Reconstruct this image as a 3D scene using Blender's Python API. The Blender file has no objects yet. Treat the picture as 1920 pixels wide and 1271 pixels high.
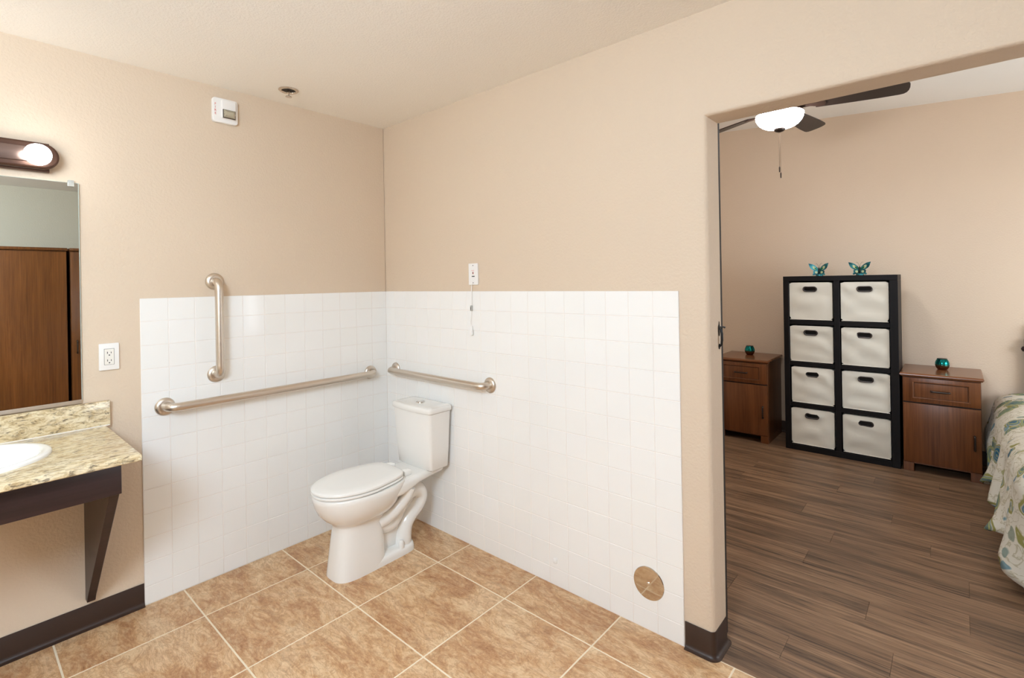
import bpy, bmesh, math, random
from mathutils import Vector, Matrix, noise
random.seed(7)
S = bpy.context.scene
C = S.collection
PI = math.pi

def lin(r, g, b):
    f = lambda c: (c / 255) / 12.92 if c / 255 <= .04045 else ((c / 255 + .055) / 1.055) ** 2.4
    return (f(r), f(g), f(b), 1.0)

# ------------------------------------------------------------------ camera
cam = bpy.data.cameras.new('camera')
cam.sensor_width = 36.0
cam.sensor_fit = 'HORIZONTAL'
cam.lens = 940.98 / 1920 * 36
cam.shift_y = -(635.5 - 528.49) / 1920
cam.clip_start = .02
camo = bpy.data.objects.new('camera', cam)
C.objects.link(camo)
camo.matrix_world = (Matrix.Translation((2.7314, -1.8760, 1.4180)) @ Matrix.Rotation(.72248, 4, 'Z')
                     @ Matrix.Rotation(PI / 2, 4, 'X') @ Matrix.Rotation(-.01719, 4, 'Z'))
S.camera = camo

# ------------------------------------------------------------------ world, light, exposure
W = bpy.data.worlds.new('world')
S.world = W
W.use_nodes = True
W.node_tree.nodes['Background'].inputs['Color'].default_value = (.9, .95, 1, 1)
W.node_tree.nodes['Background'].inputs['Strength'].default_value = .3
S.view_settings.view_transform = 'Standard'
S.view_settings.look = 'None'
S.view_settings.gamma = 1
S.view_settings.use_curve_mapping = False
S.view_settings.exposure = 0.0
S.cycles.diffuse_bounces = 6

def lamp(name, kind, loc, energy, color, size=.2, target=None, size_y=None):
    l = bpy.data.lights.new(name, kind)
    l.energy = energy
    l.color = color
    if kind == 'AREA':
        l.size = size
        if size_y:
            l.shape = 'RECTANGLE'
            l.size_y = size_y
        else:
            l.shape = 'DISK'
    else:
        l.shadow_soft_size = size
    o = bpy.data.objects.new(name, l)
    C.objects.link(o)
    o.location = loc
    if target:
        o.rotation_euler = (Vector(target) - Vector(loc)).to_track_quat('-Z', 'Y').to_euler()
    return o

BULB = 17.0          # emission of the vanity globes
BOWL = 60.0          # emission of the fan light bowl
PANE = 10.0           # daylight through the bedroom window
lamp('bathroom_fill_light', 'POINT', (2.25, -2.6, 2.07), 124, (.78, 1.01, 1.25), .3)  # unseen point light added in mid-air behind the camera, without a fixture

# ------------------------------------------------------------------ materials
M = {}
def mat(name, color, rough=.5, metal=0., **kw):
    m = bpy.data.materials.new(name)
    m.use_nodes = True
    b = m.node_tree.nodes['Principled BSDF']
    b.inputs['Base Color'].default_value = color
    b.inputs['Roughness'].default_value = rough
    b.inputs['Metallic'].default_value = metal
    for k, v in kw.items():
        b.inputs[k.replace('_', ' ')].default_value = v
    M[name] = m
    return m
class G:
    """tiny node-graph helper on a material"""
    def __init__(s, m):
        s.t = m.node_tree; s.b = s.t.nodes['Principled BSDF']
    def n(s, typ, **kw):
        nd = s.t.nodes.new(typ)
        for k, v in kw.items():
            if k in nd.inputs.keys() if isinstance(k, str) else False:
                nd.inputs[k].default_value = v
            else:
                setattr(nd, k, v)
        return nd
    def l(s, a, b): s.t.links.new(a, b)
    def noise(s, vec, scale, detail=4, rough=.55, dist=0.):
        nd = s.t.nodes.new('ShaderNodeTexNoise')
        nd.inputs['Scale'].default_value = scale; nd.inputs['Detail'].default_value = detail
        nd.inputs['Roughness'].default_value = rough; nd.inputs['Distortion'].default_value = dist
        if vec is not None: s.l(vec, nd.inputs['Vector'])
        return nd
    def ramp(s, fac, stops):
        nd = s.t.nodes.new('ShaderNodeValToRGB')
        e = nd.color_ramp.elements
        while len(e) < len(stops): e.new(.5)
        for i, (p, c) in enumerate(stops):
            e[i].position = p; e[i].color = c
        s.l(fac, nd.inputs['Fac'])
        return nd
    def mix(s, fac, a, b, mode='MIX'):
        nd = s.t.nodes.new('ShaderNodeMix'); nd.data_type = 'RGBA'; nd.blend_type = mode
        for sock, v in ((nd.inputs[0], fac), (nd.inputs[6], a), (nd.inputs[7], b)):
            if hasattr(v, 'is_output'): s.l(v, sock)
            else: sock.default_value = v
        return nd.outputs[2]
    def math(s, op, a, b=0.):
        nd = s.t.nodes.new('ShaderNodeMath'); nd.operation = op
        for sock, v in ((nd.inputs[0], a), (nd.inputs[1], b)):
            if hasattr(v, 'is_output'): s.l(v, sock)
            else: sock.default_value = v
        return nd.outputs[0]
    def mapping(s, vec, scale=(1, 1, 1), rot=(0, 0, 0), loc=None):
        nd = s.t.nodes.new('ShaderNodeMapping')
        nd.inputs['Scale'].default_value = scale; nd.inputs['Rotation'].default_value = rot
        s.l(vec, nd.inputs['Vector'])
        if loc is not None:
            if hasattr(loc, 'is_output'): s.l(loc, nd.inputs['Location'])
            else: nd.inputs['Location'].default_value = loc
        return nd.outputs[0]
    def pos(s): return s.t.nodes.new('ShaderNodeNewGeometry').outputs['Position']
    def rnd(s): return s.t.nodes.new('ShaderNodeObjectInfo').outputs['Random']
    def bump(s, h, strength=.2, dist=.01):
        nd = s.t.nodes.new('ShaderNodeBump')
        nd.inputs['Strength'].default_value = strength; nd.inputs['Distance'].default_value = dist
        s.l(h, nd.inputs['Height']); s.l(nd.outputs[0], s.b.inputs['Normal'])
    def color(s, c): s.l(c, s.b.inputs['Base Color'])

def painted(name, col, scale, strength, rough=.7):
    g = G(mat(name, col, rough))
    p = g.pos()
    n = g.noise(p, scale, 3, .5)
    r = g.ramp(n.outputs[0], [(.38, (0, 0, 0, 1)), (.62, (1, 1, 1, 1))])
    g.bump(r.outputs[0], strength, .0012)
    big = g.noise(p, 1.3, 2)
    g.color(g.mix(big.outputs[0], tuple(c * .97 for c in col[:3]) + (1,), tuple(min(1, c * 1.03) for c in col[:3]) + (1,)))
painted('wall_paint', lin(216, 196, 173), 95, .45)
painted('bedroom_paint', lin(224, 203, 180), 95, .35)
painted('ceiling_paint', lin(247, 243, 236), 130, .5, .8)
painted('entry_paint', lin(207, 198, 179), 95, .3)

g = G(mat('wall_tile', lin(236, 233, 229), .12))
r = g.rnd()
g.color(g.mix(r, lin(241, 239, 235), lin(242, 240, 237)))
g.bump(g.noise(g.pos(), 9, 2).outputs[0], .06, .006)
mat('wall_grout', lin(236, 228, 221), .8)
g = G(mat('floor_tile', lin(205, 170, 128), .33))
r = g.rnd()
off = g.n('ShaderNodeCombineXYZ'); g.l(g.math('MULTIPLY', r, 37.), off.inputs[0]); g.l(g.math('MULTIPLY', r, 91.), off.inputs[1])
v = g.mapping(g.pos(), (1, 2.3, 1), (0, 0, .55), off.outputs[0])
n1 = g.noise(v, 2.4, 8, .6, 1.1)
n2 = g.noise(v, 7, 10, .74, 1.6)
n3 = g.noise(v, 46, 8, .78, .6)
n4 = g.noise(v, 5.5, 9, .7, 2.2)
c1 = g.ramp(n1.outputs[0], [(.36, lin(150, 98, 58)), (.45, lin(188, 140, 94)), (.52, lin(216, 178, 132)), (.62, lin(234, 206, 166))]).outputs[0]
c2 = g.ramp(n2.outputs[0], [(.36, lin(132, 78, 44)), (.47, lin(196, 144, 98)), (.57, lin(230, 200, 160))]).outputs[0]
c3 = g.ramp(n3.outputs[0], [(.36, lin(96, 64, 42)), (.46, lin(196, 152, 110)), (.6, lin(230, 200, 162))]).outputs[0]
cc = g.mix(.5, c1, c2)
cc = g.mix(.24, cc, c3)
vein = g.ramp(n4.outputs[0], [(.465, (0, 0, 0, 1)), (.492, (1, 1, 1, 1)), (.508, (1, 1, 1, 1)), (.535, (0, 0, 0, 1))]).outputs[0]
g.color(g.mix(g.math('MULTIPLY', vein, .38), cc, lin(150, 98, 62)))
g.bump(n3.outputs[0], .10, .002)
g.l(g.ramp(n3.outputs[0], [(.2, (.5, .5, .5, 1)), (.7, (.34, .34, .34, 1))]).outputs[0], g.b.inputs['Roughness'])
mat('floor_grout', lin(238, 222, 195), .85)

def wood(name, dark, mid, light, scale, rough, axis, rnd=True, dist=.6, bump=.08, lo=.28, hi=.72, streak=0.):
    g = G(mat(name, mid, rough))
    sc = [14, 14, 14]; sc[axis] = 1
    loc = None
    if rnd:
        r = g.rnd()
        off = g.n('ShaderNodeCombineXYZ')
        for i in range(3): g.l(g.math('MULTIPLY', r, (53., 31., 17.)[i]), off.inputs[i])
        loc = off.outputs[0]
    v = g.mapping(g.pos(), tuple(sc), (0, 0, 0), loc)
    n = g.noise(v, scale, 8, .68, dist)
    c = g.ramp(n.outputs[0], [(lo, dark), (.5, mid), (hi, light)]).outputs[0]
    sc2 = [90, 90, 90]; sc2[axis] = 2.5
    n2 = g.noise(g.mapping(g.pos(), tuple(sc2)), 1.0, 4, .6)
    c = g.mix(.35, c, g.ramp(n2.outputs[0], [(.35, dark), (.6, light)]).outputs[0])
    if streak:
        n3 = g.noise(g.mapping(g.pos(), (2.2, 75, 75), (0, 0, 0), loc), 1.0, 6, .7, .5)
        c = g.mix(g.math('MULTIPLY', g.ramp(n3.outputs[0], [(.54, (0, 0, 0, 1)), (.66, (1, 1, 1, 1))]).outputs[0], streak), c, dark)
        n4 = g.noise(g.mapping(g.pos(), (5, 200, 200), (0, 0, 0), loc), 1.0, 4, .6)
        c = g.mix(g.math('MULTIPLY', g.ramp(n4.outputs[0], [(.5, (0, 0, 0, 1)), (.64, (1, 1, 1, 1))]).outputs[0], streak * .6), c, light)
    if rnd:
        c = g.mix(g.math('MULTIPLY', r, .28), c, dark)
    g.color(c)
    g.bump(n.outputs[0], bump, .002)
wood('plank_wood', lin(54, 37, 27), lin(124, 93, 69), lin(166, 132, 102), 1.0, .42, 0, dist=.9, lo=.38, hi=.63, streak=.85)
wood('cabinet_wood', lin(76, 40, 18), lin(110, 63, 31), lin(134, 82, 45), .55, .32, 2, dist=1.6, bump=.02)
wood('cabinet_wood_top', lin(90, 50, 28), lin(124, 75, 45), lin(148, 96, 60), .55, .22, 0, dist=1.2, bump=.02)
wood('wardrobe_wood', lin(82, 44, 14), lin(112, 64, 24), lin(138, 84, 38), .5, .35, 2, dist=1.8, bump=.02)
wood('espresso_wood', lin(30, 18, 18), lin(44, 27, 28), lin(56, 36, 37), .8, .38, 1, rnd=False)
mat('black_laminate', lin(19, 15, 15), .5, Specular_IOR_Level=.22)
mat('black_edge', lin(44, 39, 37), .35)
mat('rubber_base', lin(52, 33, 23), .42)
mat('door_dark', lin(34, 26, 21), .75)

g = G(mat('granite', lin(205, 185, 145), .16))
p = g.mapping(g.pos(), (1.5, .62, 1.5), (0, 0, 0.12))
a = g.noise(p, 42, 6, .72, .9)
b2 = g.noise(p, 17, 5, .65, 1.2)
d = g.noise(g.mapping(p, (1, 1, 1), (0, 0, 0), (3.3, 1.7, .4)), 62, 4, .62, .4)
base = g.ramp(b2.outputs[0], [(.32, lin(196, 166, 118)), (.48, lin(222, 202, 160)), (.62, lin(232, 219, 190)), (.75, lin(205, 198, 180))]).outputs[0]
sp = g.ramp(a.outputs[0], [(.36, lin(104, 86, 68)), (.46, lin(190, 164, 124)), (.56, lin(232, 217, 184))]).outputs[0]
cc = g.mix(.6, base, sp)
dk = g.ramp(d.outputs[0], [(.56, (0, 0, 0, 1)), (.66, (1, 1, 1, 1))]).outputs[0]
g.color(g.mix(g.math('MULTIPLY', dk, .75), cc, lin(84, 70, 60)))

mat('porcelain', lin(240, 237, 232), .08, Coat_Weight=.4)
mat('sink_porcelain', lin(240, 238, 234), .08)
mat('seat_plastic', lin(241, 238, 233), .2)
g = G(mat('brushed_steel', lin(214, 203, 190), .36, 1.))
g.l(g.ramp(g.noise(g.mapping(g.pos(), (3, 3, 300)), 1., 2).outputs[0], [(.3, (.32, .32, .32, 1)), (.7, (.42, .42, .42, 1))]).outputs[0], g.b.inputs['Roughness'])
mat('polished_steel', lin(214, 205, 194), .07, 1.)
mat('chrome', lin(225, 222, 218), .08, 1.)
mat('dark_nickel', lin(80, 72, 68), .35, 1.)
mat('bronze', lin(96, 72, 62), .38, .85)
mat('bronze_band', lin(128, 108, 100), .3, .85)
mat('black_iron', lin(22, 20, 20), .4, .4)
mat('white_plastic', lin(240, 237, 233), .35)
mat('ivory_plastic', lin(234, 229, 220), .35)
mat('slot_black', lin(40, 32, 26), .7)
mat('red_ink', lin(214, 84, 66), .6)
mat('mirror_glass', (.70, .705, .655, 1), .0, 1.)
mat('mirror_edge', lin(196, 206, 198), .15, .3)
mat('clear_plastic', lin(232, 232, 226), .12, Transmission_Weight=.55)
mat('strobe_lens', lin(226, 214, 186), .08, Transmission_Weight=.5)
mat('fan_blade', lin(42, 28, 22), .45)
mat('seat_gap_grey', lin(150, 142, 132), .6)
mat('caulk', lin(236, 230, 220), .6)
mat('chain_brass', lin(120, 100, 84), .4, .8)
def emit(name, col, strength):
    m = mat(name, (1, 1, 1, 1), .4)
    b = m.node_tree.nodes['Principled BSDF']
    b.inputs['Emission Color'].default_value = col
    b.inputs['Emission Strength'].default_value = strength
emit('bulb_glass', (.95, .98, .98, 1), BULB)
emit('bowl_glass', (.95, .97, 1.0, 1), BOWL)
emit('window_daylight', (.88, .99, 1.10, 1), PANE)

g = G(mat('canvas', lin(226, 220, 206), .85))
w = g.noise(g.pos(), 700, 2)
g.bump(w.outputs[0], .15, .001)
g.color(g.mix(g.rnd(), lin(222, 216, 202), lin(230, 225, 212)))

g = G(mat('mercury_glass', lin(20, 140, 135), .12, .85))
tc = g.n('ShaderNodeTexCoord').outputs['Object']
sx = g.n('ShaderNodeSeparateXYZ'); g.l(tc, sx.inputs[0])
nz = g.noise(tc, 60, 3)
h = g.math('ADD', sx.outputs[2], g.math('MULTIPLY', nz.outputs[0], .015))
g.color(g.ramp(g.math('MULTIPLY', h, 11.), [(.28, lin(120, 74, 46)), (.42, lin(110, 104, 80)), (.55, lin(24, 150, 144)), (.95, lin(10, 104, 104))]).outputs[0])

def butterfly_mat(name, a, b, c):
    g = G(mat(name, a, .3, .6))
    tc = g.n('ShaderNodeTexCoord').outputs['Object']
    n = g.noise(tc, 42, 3, .5, .6)
    g.color(g.ramp(n.outputs[0], [(.38, a), (.5, b), (.62, c)]).outputs[0])
butterfly_mat('butterfly_teal', lin(20, 66, 78), lin(36, 110, 120), lin(72, 150, 158))
mat('butterfly_cream', lin(196, 206, 160), .4, .3)
mat('butterfly_green', lin(18, 110, 66), .3, .6)
mat('butterfly_body', lin(14, 36, 30), .35, .5)

# paisley comforter
g = G(mat('comforter_print', lin(226, 222, 208), .9))
tc = g.n('ShaderNodeUVMap').outputs[0]
v = g.mapping(tc, (1, 1, 1))
warp = g.noise(v, 3.2, 3, .5)
wv = g.mix(.30, v, warp.outputs[1], 'ADD')
vor = g.n('ShaderNodeTexVoronoi'); vor.inputs['Scale'].default_value = 6.0; g.l(wv, vor.inputs['Vector'])
d = vor.outputs['Distance']
ring = g.math('SINE', g.math('MULTIPLY', d, 46.))
teal_mask = g.ramp(d, [(.34, (1, 1, 1, 1)), (.37, (0, 0, 0, 1))]).outputs[0]
edge = g.ramp(d, [(.36, (0, 0, 0, 1)), (.375, (1, 1, 1, 1)), (.41, (1, 1, 1, 1)), (.43, (0, 0, 0, 1))]).outputs[0]
vn = g.noise(v, 11, 3, .6, 1.5)
vine = g.ramp(vn.outputs[0], [(.455, (0, 0, 0, 1)), (.475, (1, 1, 1, 1)), (.495, (1, 1, 1, 1)), (.515, (0, 0, 0, 1))]).outputs[0]
cream = lin(224, 220, 206)
inner = g.ramp(ring, [(.25, lin(24, 92, 126)), (.5, lin(84, 150, 170)), (.75, lin(170, 172, 100))]).outputs[0]
pick = g.ramp(vor.outputs['Color'], [(.35, lin(44, 100, 134)), (.6, lin(150, 156, 84))]).outputs[0]
c = g.mix(g.math('MULTIPLY', vine, .55), cream, lin(160, 150, 104))
c = g.mix(edge, c, lin(150, 148, 84))
v2 = g.n('ShaderNodeTexVoronoi'); v2.inputs['Scale'].default_value = 11.0; g.l(g.mapping(wv, (1, .8, 1), (0, 0, .6), (.37, .21, 0)), v2.inputs['Vector'])
leaf = g.ramp(v2.outputs['Distance'], [(.20, (1, 1, 1, 1)), (.24, (0, 0, 0, 1))]).outputs[0]
c = g.mix(g.math('MULTIPLY', leaf, .8), c, g.ramp(v2.outputs['Color'], [(.3, lin(70, 130, 150)), (.55, lin(168, 164, 90)), (.8, lin(60, 110, 140))]).outputs[0])
c = g.mix(g.math('MULTIPLY', teal_mask, .95), c, g.mix(.35, inner, pick))
g.color(c)
mat('mattress_fabric', lin(214, 208, 198), .9)

# ------------------------------------------------------------------ mesh helpers
def link(name, me, material, parent=None, loc=(0, 0, 0)):
    o = bpy.data.objects.new(name, me)
    C.objects.link(o)
    o.location = loc
    if material and not me.materials:
        me.materials.append(M[material])
    if parent: o.parent = parent
    return o
def wloc(o):
    p = Vector((0, 0, 0))
    while o:
        p += o.location; o = o.parent
    return p
class B:
    """collects shapes (world coordinates) and builds ONE mesh object"""
    def __init__(s): s.bm = bmesh.new()
    def box(s, x0, x1, y0, y1, z0, z1, bev=0., seg=2):
        vs = [s.bm.verts.new((x, y, z)) for x in (x0, x1) for y in (y0, y1) for z in (z0, z1)]
        fs = [s.bm.faces.new([vs[i] for i in f]) for f in ((0, 1, 3, 2), (4, 6, 7, 5), (0, 4, 5, 1), (2, 3, 7, 6), (0, 2, 6, 4), (1, 5, 7, 3))]
        if bev > 0:
            es = list({e for f in fs for e in f.edges})
            bmesh.ops.bevel(s.bm, geom=es, offset=bev, segments=seg, affect='EDGES', profile=.5)
        return s
    def prism(s, pts, axis, a, b, bev=0., seg=2):
        """polygon pts (2D) extruded along axis from a to b. axis 0: pts=(y,z); 1: (x,z); 2: (x,y)"""
        def P(p, t):
            return {0: (t, p[0], p[1]), 1: (p[0], t, p[1]), 2: (p[0], p[1], t)}[axis]
        A = [s.bm.verts.new(P(p, a)) for p in pts]; Bv = [s.bm.verts.new(P(p, b)) for p in pts]
        n = len(pts)
        fs = [s.bm.faces.new(A), s.bm.faces.new(list(reversed(Bv)))]
        caps = list(fs)
        for i in range(n):
            fs.append(s.bm.faces.new([A[i], Bv[i], Bv[(i + 1) % n], A[(i + 1) % n]]))
        bmesh.ops.recalc_face_normals(s.bm, faces=fs)
        if bev > 0:
            es = list({e for f in caps for e in f.edges})
            bmesh.ops.bevel(s.bm, geom=es, offset=bev, segments=seg, affect='EDGES', profile=.5)
        return s
    def loft(s, rings, caps=(True, True), closed=True):
        R = [[s.bm.verts.new(p) for p in r] for r in rings]
        n = len(R[0]); fs = []
        for a, b in zip(R, R[1:]):
            for i in range(n if closed else n - 1):
                j = (i + 1) % n
                fs.append(s.bm.faces.new([a[i], a[j], b[j], b[i]]))
        if closed and caps[0]: fs.append(s.bm.faces.new(list(reversed(R[0]))))
        if closed and caps[1]: fs.append(s.bm.faces.new(R[-1]))
        if closed: bmesh.ops.recalc_face_normals(s.bm, faces=fs)
        return s
    def tube(s, pts, r, n=14, caps=(True, True)):
        pts = [Vector(p) for p in pts]
        rs = r if isinstance(r, (list, tuple)) else [r] * len(pts)
        rings = []
        up = None
        for i, p in enumerate(pts):
            t = (pts[min(i + 1, len(pts) - 1)] - pts[max(i - 1, 0)]).normalized()
            if up is None:
                up = Vector((0, 0, 1)) if abs(t.z) < .9 else Vector((1, 0, 0))
            u = (up - t * up.dot(t)).normalized(); up = u
            w = t.cross(u)
            rings.append([p + (u * math.cos(2 * PI * k / n) + w * math.sin(2 * PI * k / n)) * rs[i] for k in range(n)])
        return s.loft(rings, caps)
    def lathe(s, prof, c, axis=2, n=32):
        """prof: list (radius, height along axis) about centre c"""
        rings = []
        for r, h in prof:
            ring = []
            for k in range(n):
                a = 2 * PI * k / n
                u, w = max(r, 1e-5) * math.cos(a), max(r, 1e-5) * math.sin(a)
                d = {2: (u, w, h), 0: (h, u, w), 1: (w, h, u)}[axis]
                ring.append((c[0] + d[0], c[1] + d[1], c[2] + d[2]))
            rings.append(ring)
        return s.loft(rings)
    def build(s, name, material, parent=None, smooth=35, uv=None):
        base = wloc(parent) if parent else Vector((0, 0, 0))
        for v in s.bm.verts: v.co -= base
        me = bpy.data.meshes.new(name)
        s.bm.normal_update()
        s.bm.to_mesh(me); s.bm.free()
        if smooth:
            for p in me.polygons: p.use_smooth = True
            me.set_sharp_from_angle(angle=math.radians(smooth))
        return link(name, me, material, parent)
def tag(o, label, cat, group=None):
    o['label'] = label; o['category'] = cat
    if group: o['group'] = group
    return o
def struct(o):
    o['kind'] = 'structure'
    return o
def thing(name, label, cat, loc, group=None):
    o = bpy.data.objects.new(name, None)
    C.objects.link(o)
    o.location = loc
    o.empty_display_size = .05
    return tag(o, label, cat, group)
def copy_tree(o, parent=None):
    c = o.copy(); C.objects.link(c)
    if parent: c.parent = parent
    for ch in list(o.children): copy_tree(ch, c)
    return c
def fillet(pts, r, n=7):
    """polyline with its inner corners rounded"""
    pts = [Vector(p) for p in pts]; out = [pts[0]]
    for a, p, b in zip(pts, pts[1:], pts[2:]):
        d0 = (a - p).normalized(); d1 = (b - p).normalized()
        p0 = p + d0 * r; p1 = p + d1 * r
        for k in range(n + 1):
            t = k / n
            out.append(p0 * (1 - t) ** 2 + p * 2 * t * (1 - t) + p1 * t * t)
    out.append(pts[-1])
    return out
def stadium(cx, cy, hw, hh, n=10):
    """closed outline: a bar with half-round ends, total half width hw, half height hh"""
    pts = []
    for k in range(n + 1):
        a = -PI / 2 + PI * k / n; pts.append((cx + hw - hh + hh * math.cos(a), cy + hh * math.sin(a)))
    for k in range(n + 1):
        a = PI / 2 + PI * k / n; pts.append((cx - hw + hh + hh * math.cos(a), cy + hh * math.sin(a)))
    return pts
def rrect(cx, cy, hw, hh, r, n=5):
    pts = []
    for sx, sy, a0 in ((1, -1, -PI / 2), (1, 1, 0), (-1, 1, PI / 2), (-1, -1, PI)):
        for k in range(n + 1):
            a = a0 + PI / 2 * k / n
            pts.append((cx + sx * (hw - r) + r * math.cos(a), cy + sy * (hh - r) + r * math.sin(a)))
    return pts

# ------------------------------------------------------------------ the setting
H = 2.4122           # bathroom ceiling
T = .130             # thickness of the wall with the opening
XE = 2.046           # left side of the opening
XR = 3.55            # right side of the opening
ZH = 2.022           # underside of the header
RX = 3.98            # wall opposite the mirror
RY = -3.9            # wall behind the camera
FY = 3.22            # far bedroom wall
BX0, BX1 = .55, 4.9  # bedroom side walls
HB = 2.98

struct(B().box(-.12, -.003, RY, .0, -.06, H + .05).build('wall_left', 'wall_paint', smooth=0))
wl = bpy.data.objects['wall_left']
# wall with the wide opening, softly rounded corners
bw = B()
prof = [(-.12, -.06), (-.12, HB), (BX1, HB), (BX1, -.06), (XR, -.06), (XR, ZH), (XE, ZH), (XE, -.06)]
bw.prism(prof, 1, .003, T)
def near(a, b): return abs(a - b) < 1e-5
es = []
for e in bw.bm.edges:
    a, b = e.verts[0].co, e.verts[1].co
    if near(a.y, b.y) and near(a.y, .003):
        if (near(a.x, XE) and near(b.x, XE)) or (near(a.x, XR) and near(b.x, XR)) or (near(a.z, ZH) and near(b.z, ZH)):
            es.append(e)
bmesh.ops.bevel(bw.bm, geom=es, offset=.018, segments=6, affect='EDGES', profile=.5)
wr = struct(bw.build('wall_right', 'wall_paint', smooth=40))
struct(B().box(-.12, RX + .1, RY - .1, RY, -.06, H + .05).build('wall_behind', 'wall_paint', smooth=0))
struct(B().box(RX, RX + .1, RY, .003, -.06, H + .05).build('wall_opposite', 'entry_paint', smooth=0))
struct(B().box(-.12, RX + .1, RY - .1, .003, H, H + .06).build('ceiling', 'ceiling_paint', smooth=0))
struct(B().box(BX0 - .1, BX1 + .1, FY, FY + .1, -.06, HB).build('wall_far', 'bedroom_paint', smooth=0))
struct(B().box(BX0 - .1, BX0, T, FY, -.06, HB).build('wall_bedroom_left', 'bedroom_paint', smooth=0))
# bedroom ceiling, sloping gently down to the right
cz = lambda x: 2.795 - .066 * (x - 1.92)
struct(B().prism([(BX0, cz(BX0)), (BX1, cz(BX1)), (BX1, HB + .05), (BX0, HB + .05)], 1, T, FY).build('ceiling_bedroom', 'ceiling_paint', smooth=0))
# bedroom wall with the window (right of the frame)
WY0, WY1, WZ0, WZ1 = 1.0, 2.6, .75, 1.85
bw = B()
bw.box(BX1, BX1 + .1, T, WY0, -.06, HB); bw.box(BX1, BX1 + .1, WY1, FY, -.06, HB)
bw.box(BX1, BX1 + .1, WY0, WY1, -.06, WZ0); bw.box(BX1, BX1 + .1, WY0, WY1, WZ1, HB)
struct(bw.build('wall_bedroom_right', 'bedroom_paint', smooth=0))
win = struct(B().box(BX1 + .03, BX1 + .06, WY0, WY1, WZ0, WZ1).build('window_1', 'window_daylight', smooth=0))
f = B()
for y0, y1 in ((WY0, WY0 + .05), (1.775, 1.825), (WY1 - .05, WY1)): f.box(BX1 - .005, BX1 + .03, y0, y1, WZ0, WZ1, .003)
for z0, z1 in ((WZ0, WZ0 + .05), (WZ1 - .05, WZ1)): f.box(BX1 - .006, BX1 + .029, WY0, WY1, z0, z1, .003)
f.build('window_frame', 'white_plastic', win)

# --- floors
fl = struct(B().box(-.1, RX, RY, .016, -.06, -.0010).build('floor', 'floor_grout', smooth=0))
def tile_mesh(w, h, t, bev, material, name, axis):
    """bevelled slab centred at the origin; front face on +axis at t. 18 triangles"""
    key = (name, round(w, 4), round(h, 4), axis)
    if key in TM: return TM[key]
    bm = bmesh.new()
    rings = []
    for ins, z in ((0, 0), (0, t - bev), (bev * .9, t)):
        r = []
        for sx, sy in ((-1, -1), (1, -1), (1, 1), (-1, 1)):
            a, b = sx * (w / 2 - ins), sy * (h / 2 - ins)
            r.append(bm.verts.new({2: (a, b, z), 0: (z, a, b), 1: (a, -z, b)}[axis]))
        rings.append(r)
    for a, b in zip(rings, rings[1:]):
        for i in range(4): bm.faces.new([a[i], a[(i + 1) % 4], b[(i + 1) % 4], b[i]])
    bm.faces.new(rings[-1])
    bmesh.ops.recalc_face_normals(bm, faces=bm.faces[:])
    me = bpy.data.meshes.new(name); bm.to_mesh(me); bm.free()
    me.materials.append(M[material])
    TM[key] = me
    return me
TM = {}
GX = [-.1706 + .4568 * k for k in range(0, 10)]      # floor grout lines, from the photo's grid
GX = [x for x in GX if x < RX]
GY = [-.2265 - .4580 * k for k in range(0, 9)]
xs = [0.0] + [x for x in GX if x > .02] + [RX]
ys = [.0145] + [y for y in GY if y > RY] + [RY]
gj = .0062
for i in range(len(xs) - 1):
    for j in range(len(ys) - 1):
        w = xs[i + 1] - xs[i] - gj; h = ys[j] - ys[j + 1] - gj
        if w < .02 or h < .02: continue
        me = tile_mesh(w, h, .005, .0012, 'floor_tile', 'floor_tile', 2)
        link('floor_tile', me, None, fl, ((xs[i] + xs[i + 1]) / 2, (ys[j] + ys[j + 1]) / 2, -.005 + random.uniform(0, .0003)))
fb = struct(B().box(BX0, BX1, .016, FY, -.06, -.004).build('floor_bedroom', 'door_dark', smooth=0))
pw, plen = .152, 1.22
row = 0
y = .0165
while y < FY:
    h = min(pw, FY - y)
    x = BX0 - [.12, .66, .35, .95, .52, .18, .8][row % 7] - random.uniform(0, .12)
    while x < BX1:
        a, b = max(x, BX0), min(x + plen, BX1)
        if b - a > .03 and h > .02:
            me = tile_mesh(b - a - .0007, h - .0007, .004, .0006, 'plank_wood', 'floor_plank', 2)
            link('floor_plank', me, None, fb, ((a + b) / 2, y + h / 2, -.004))
        x += plen
    y += pw; row += 1

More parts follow.
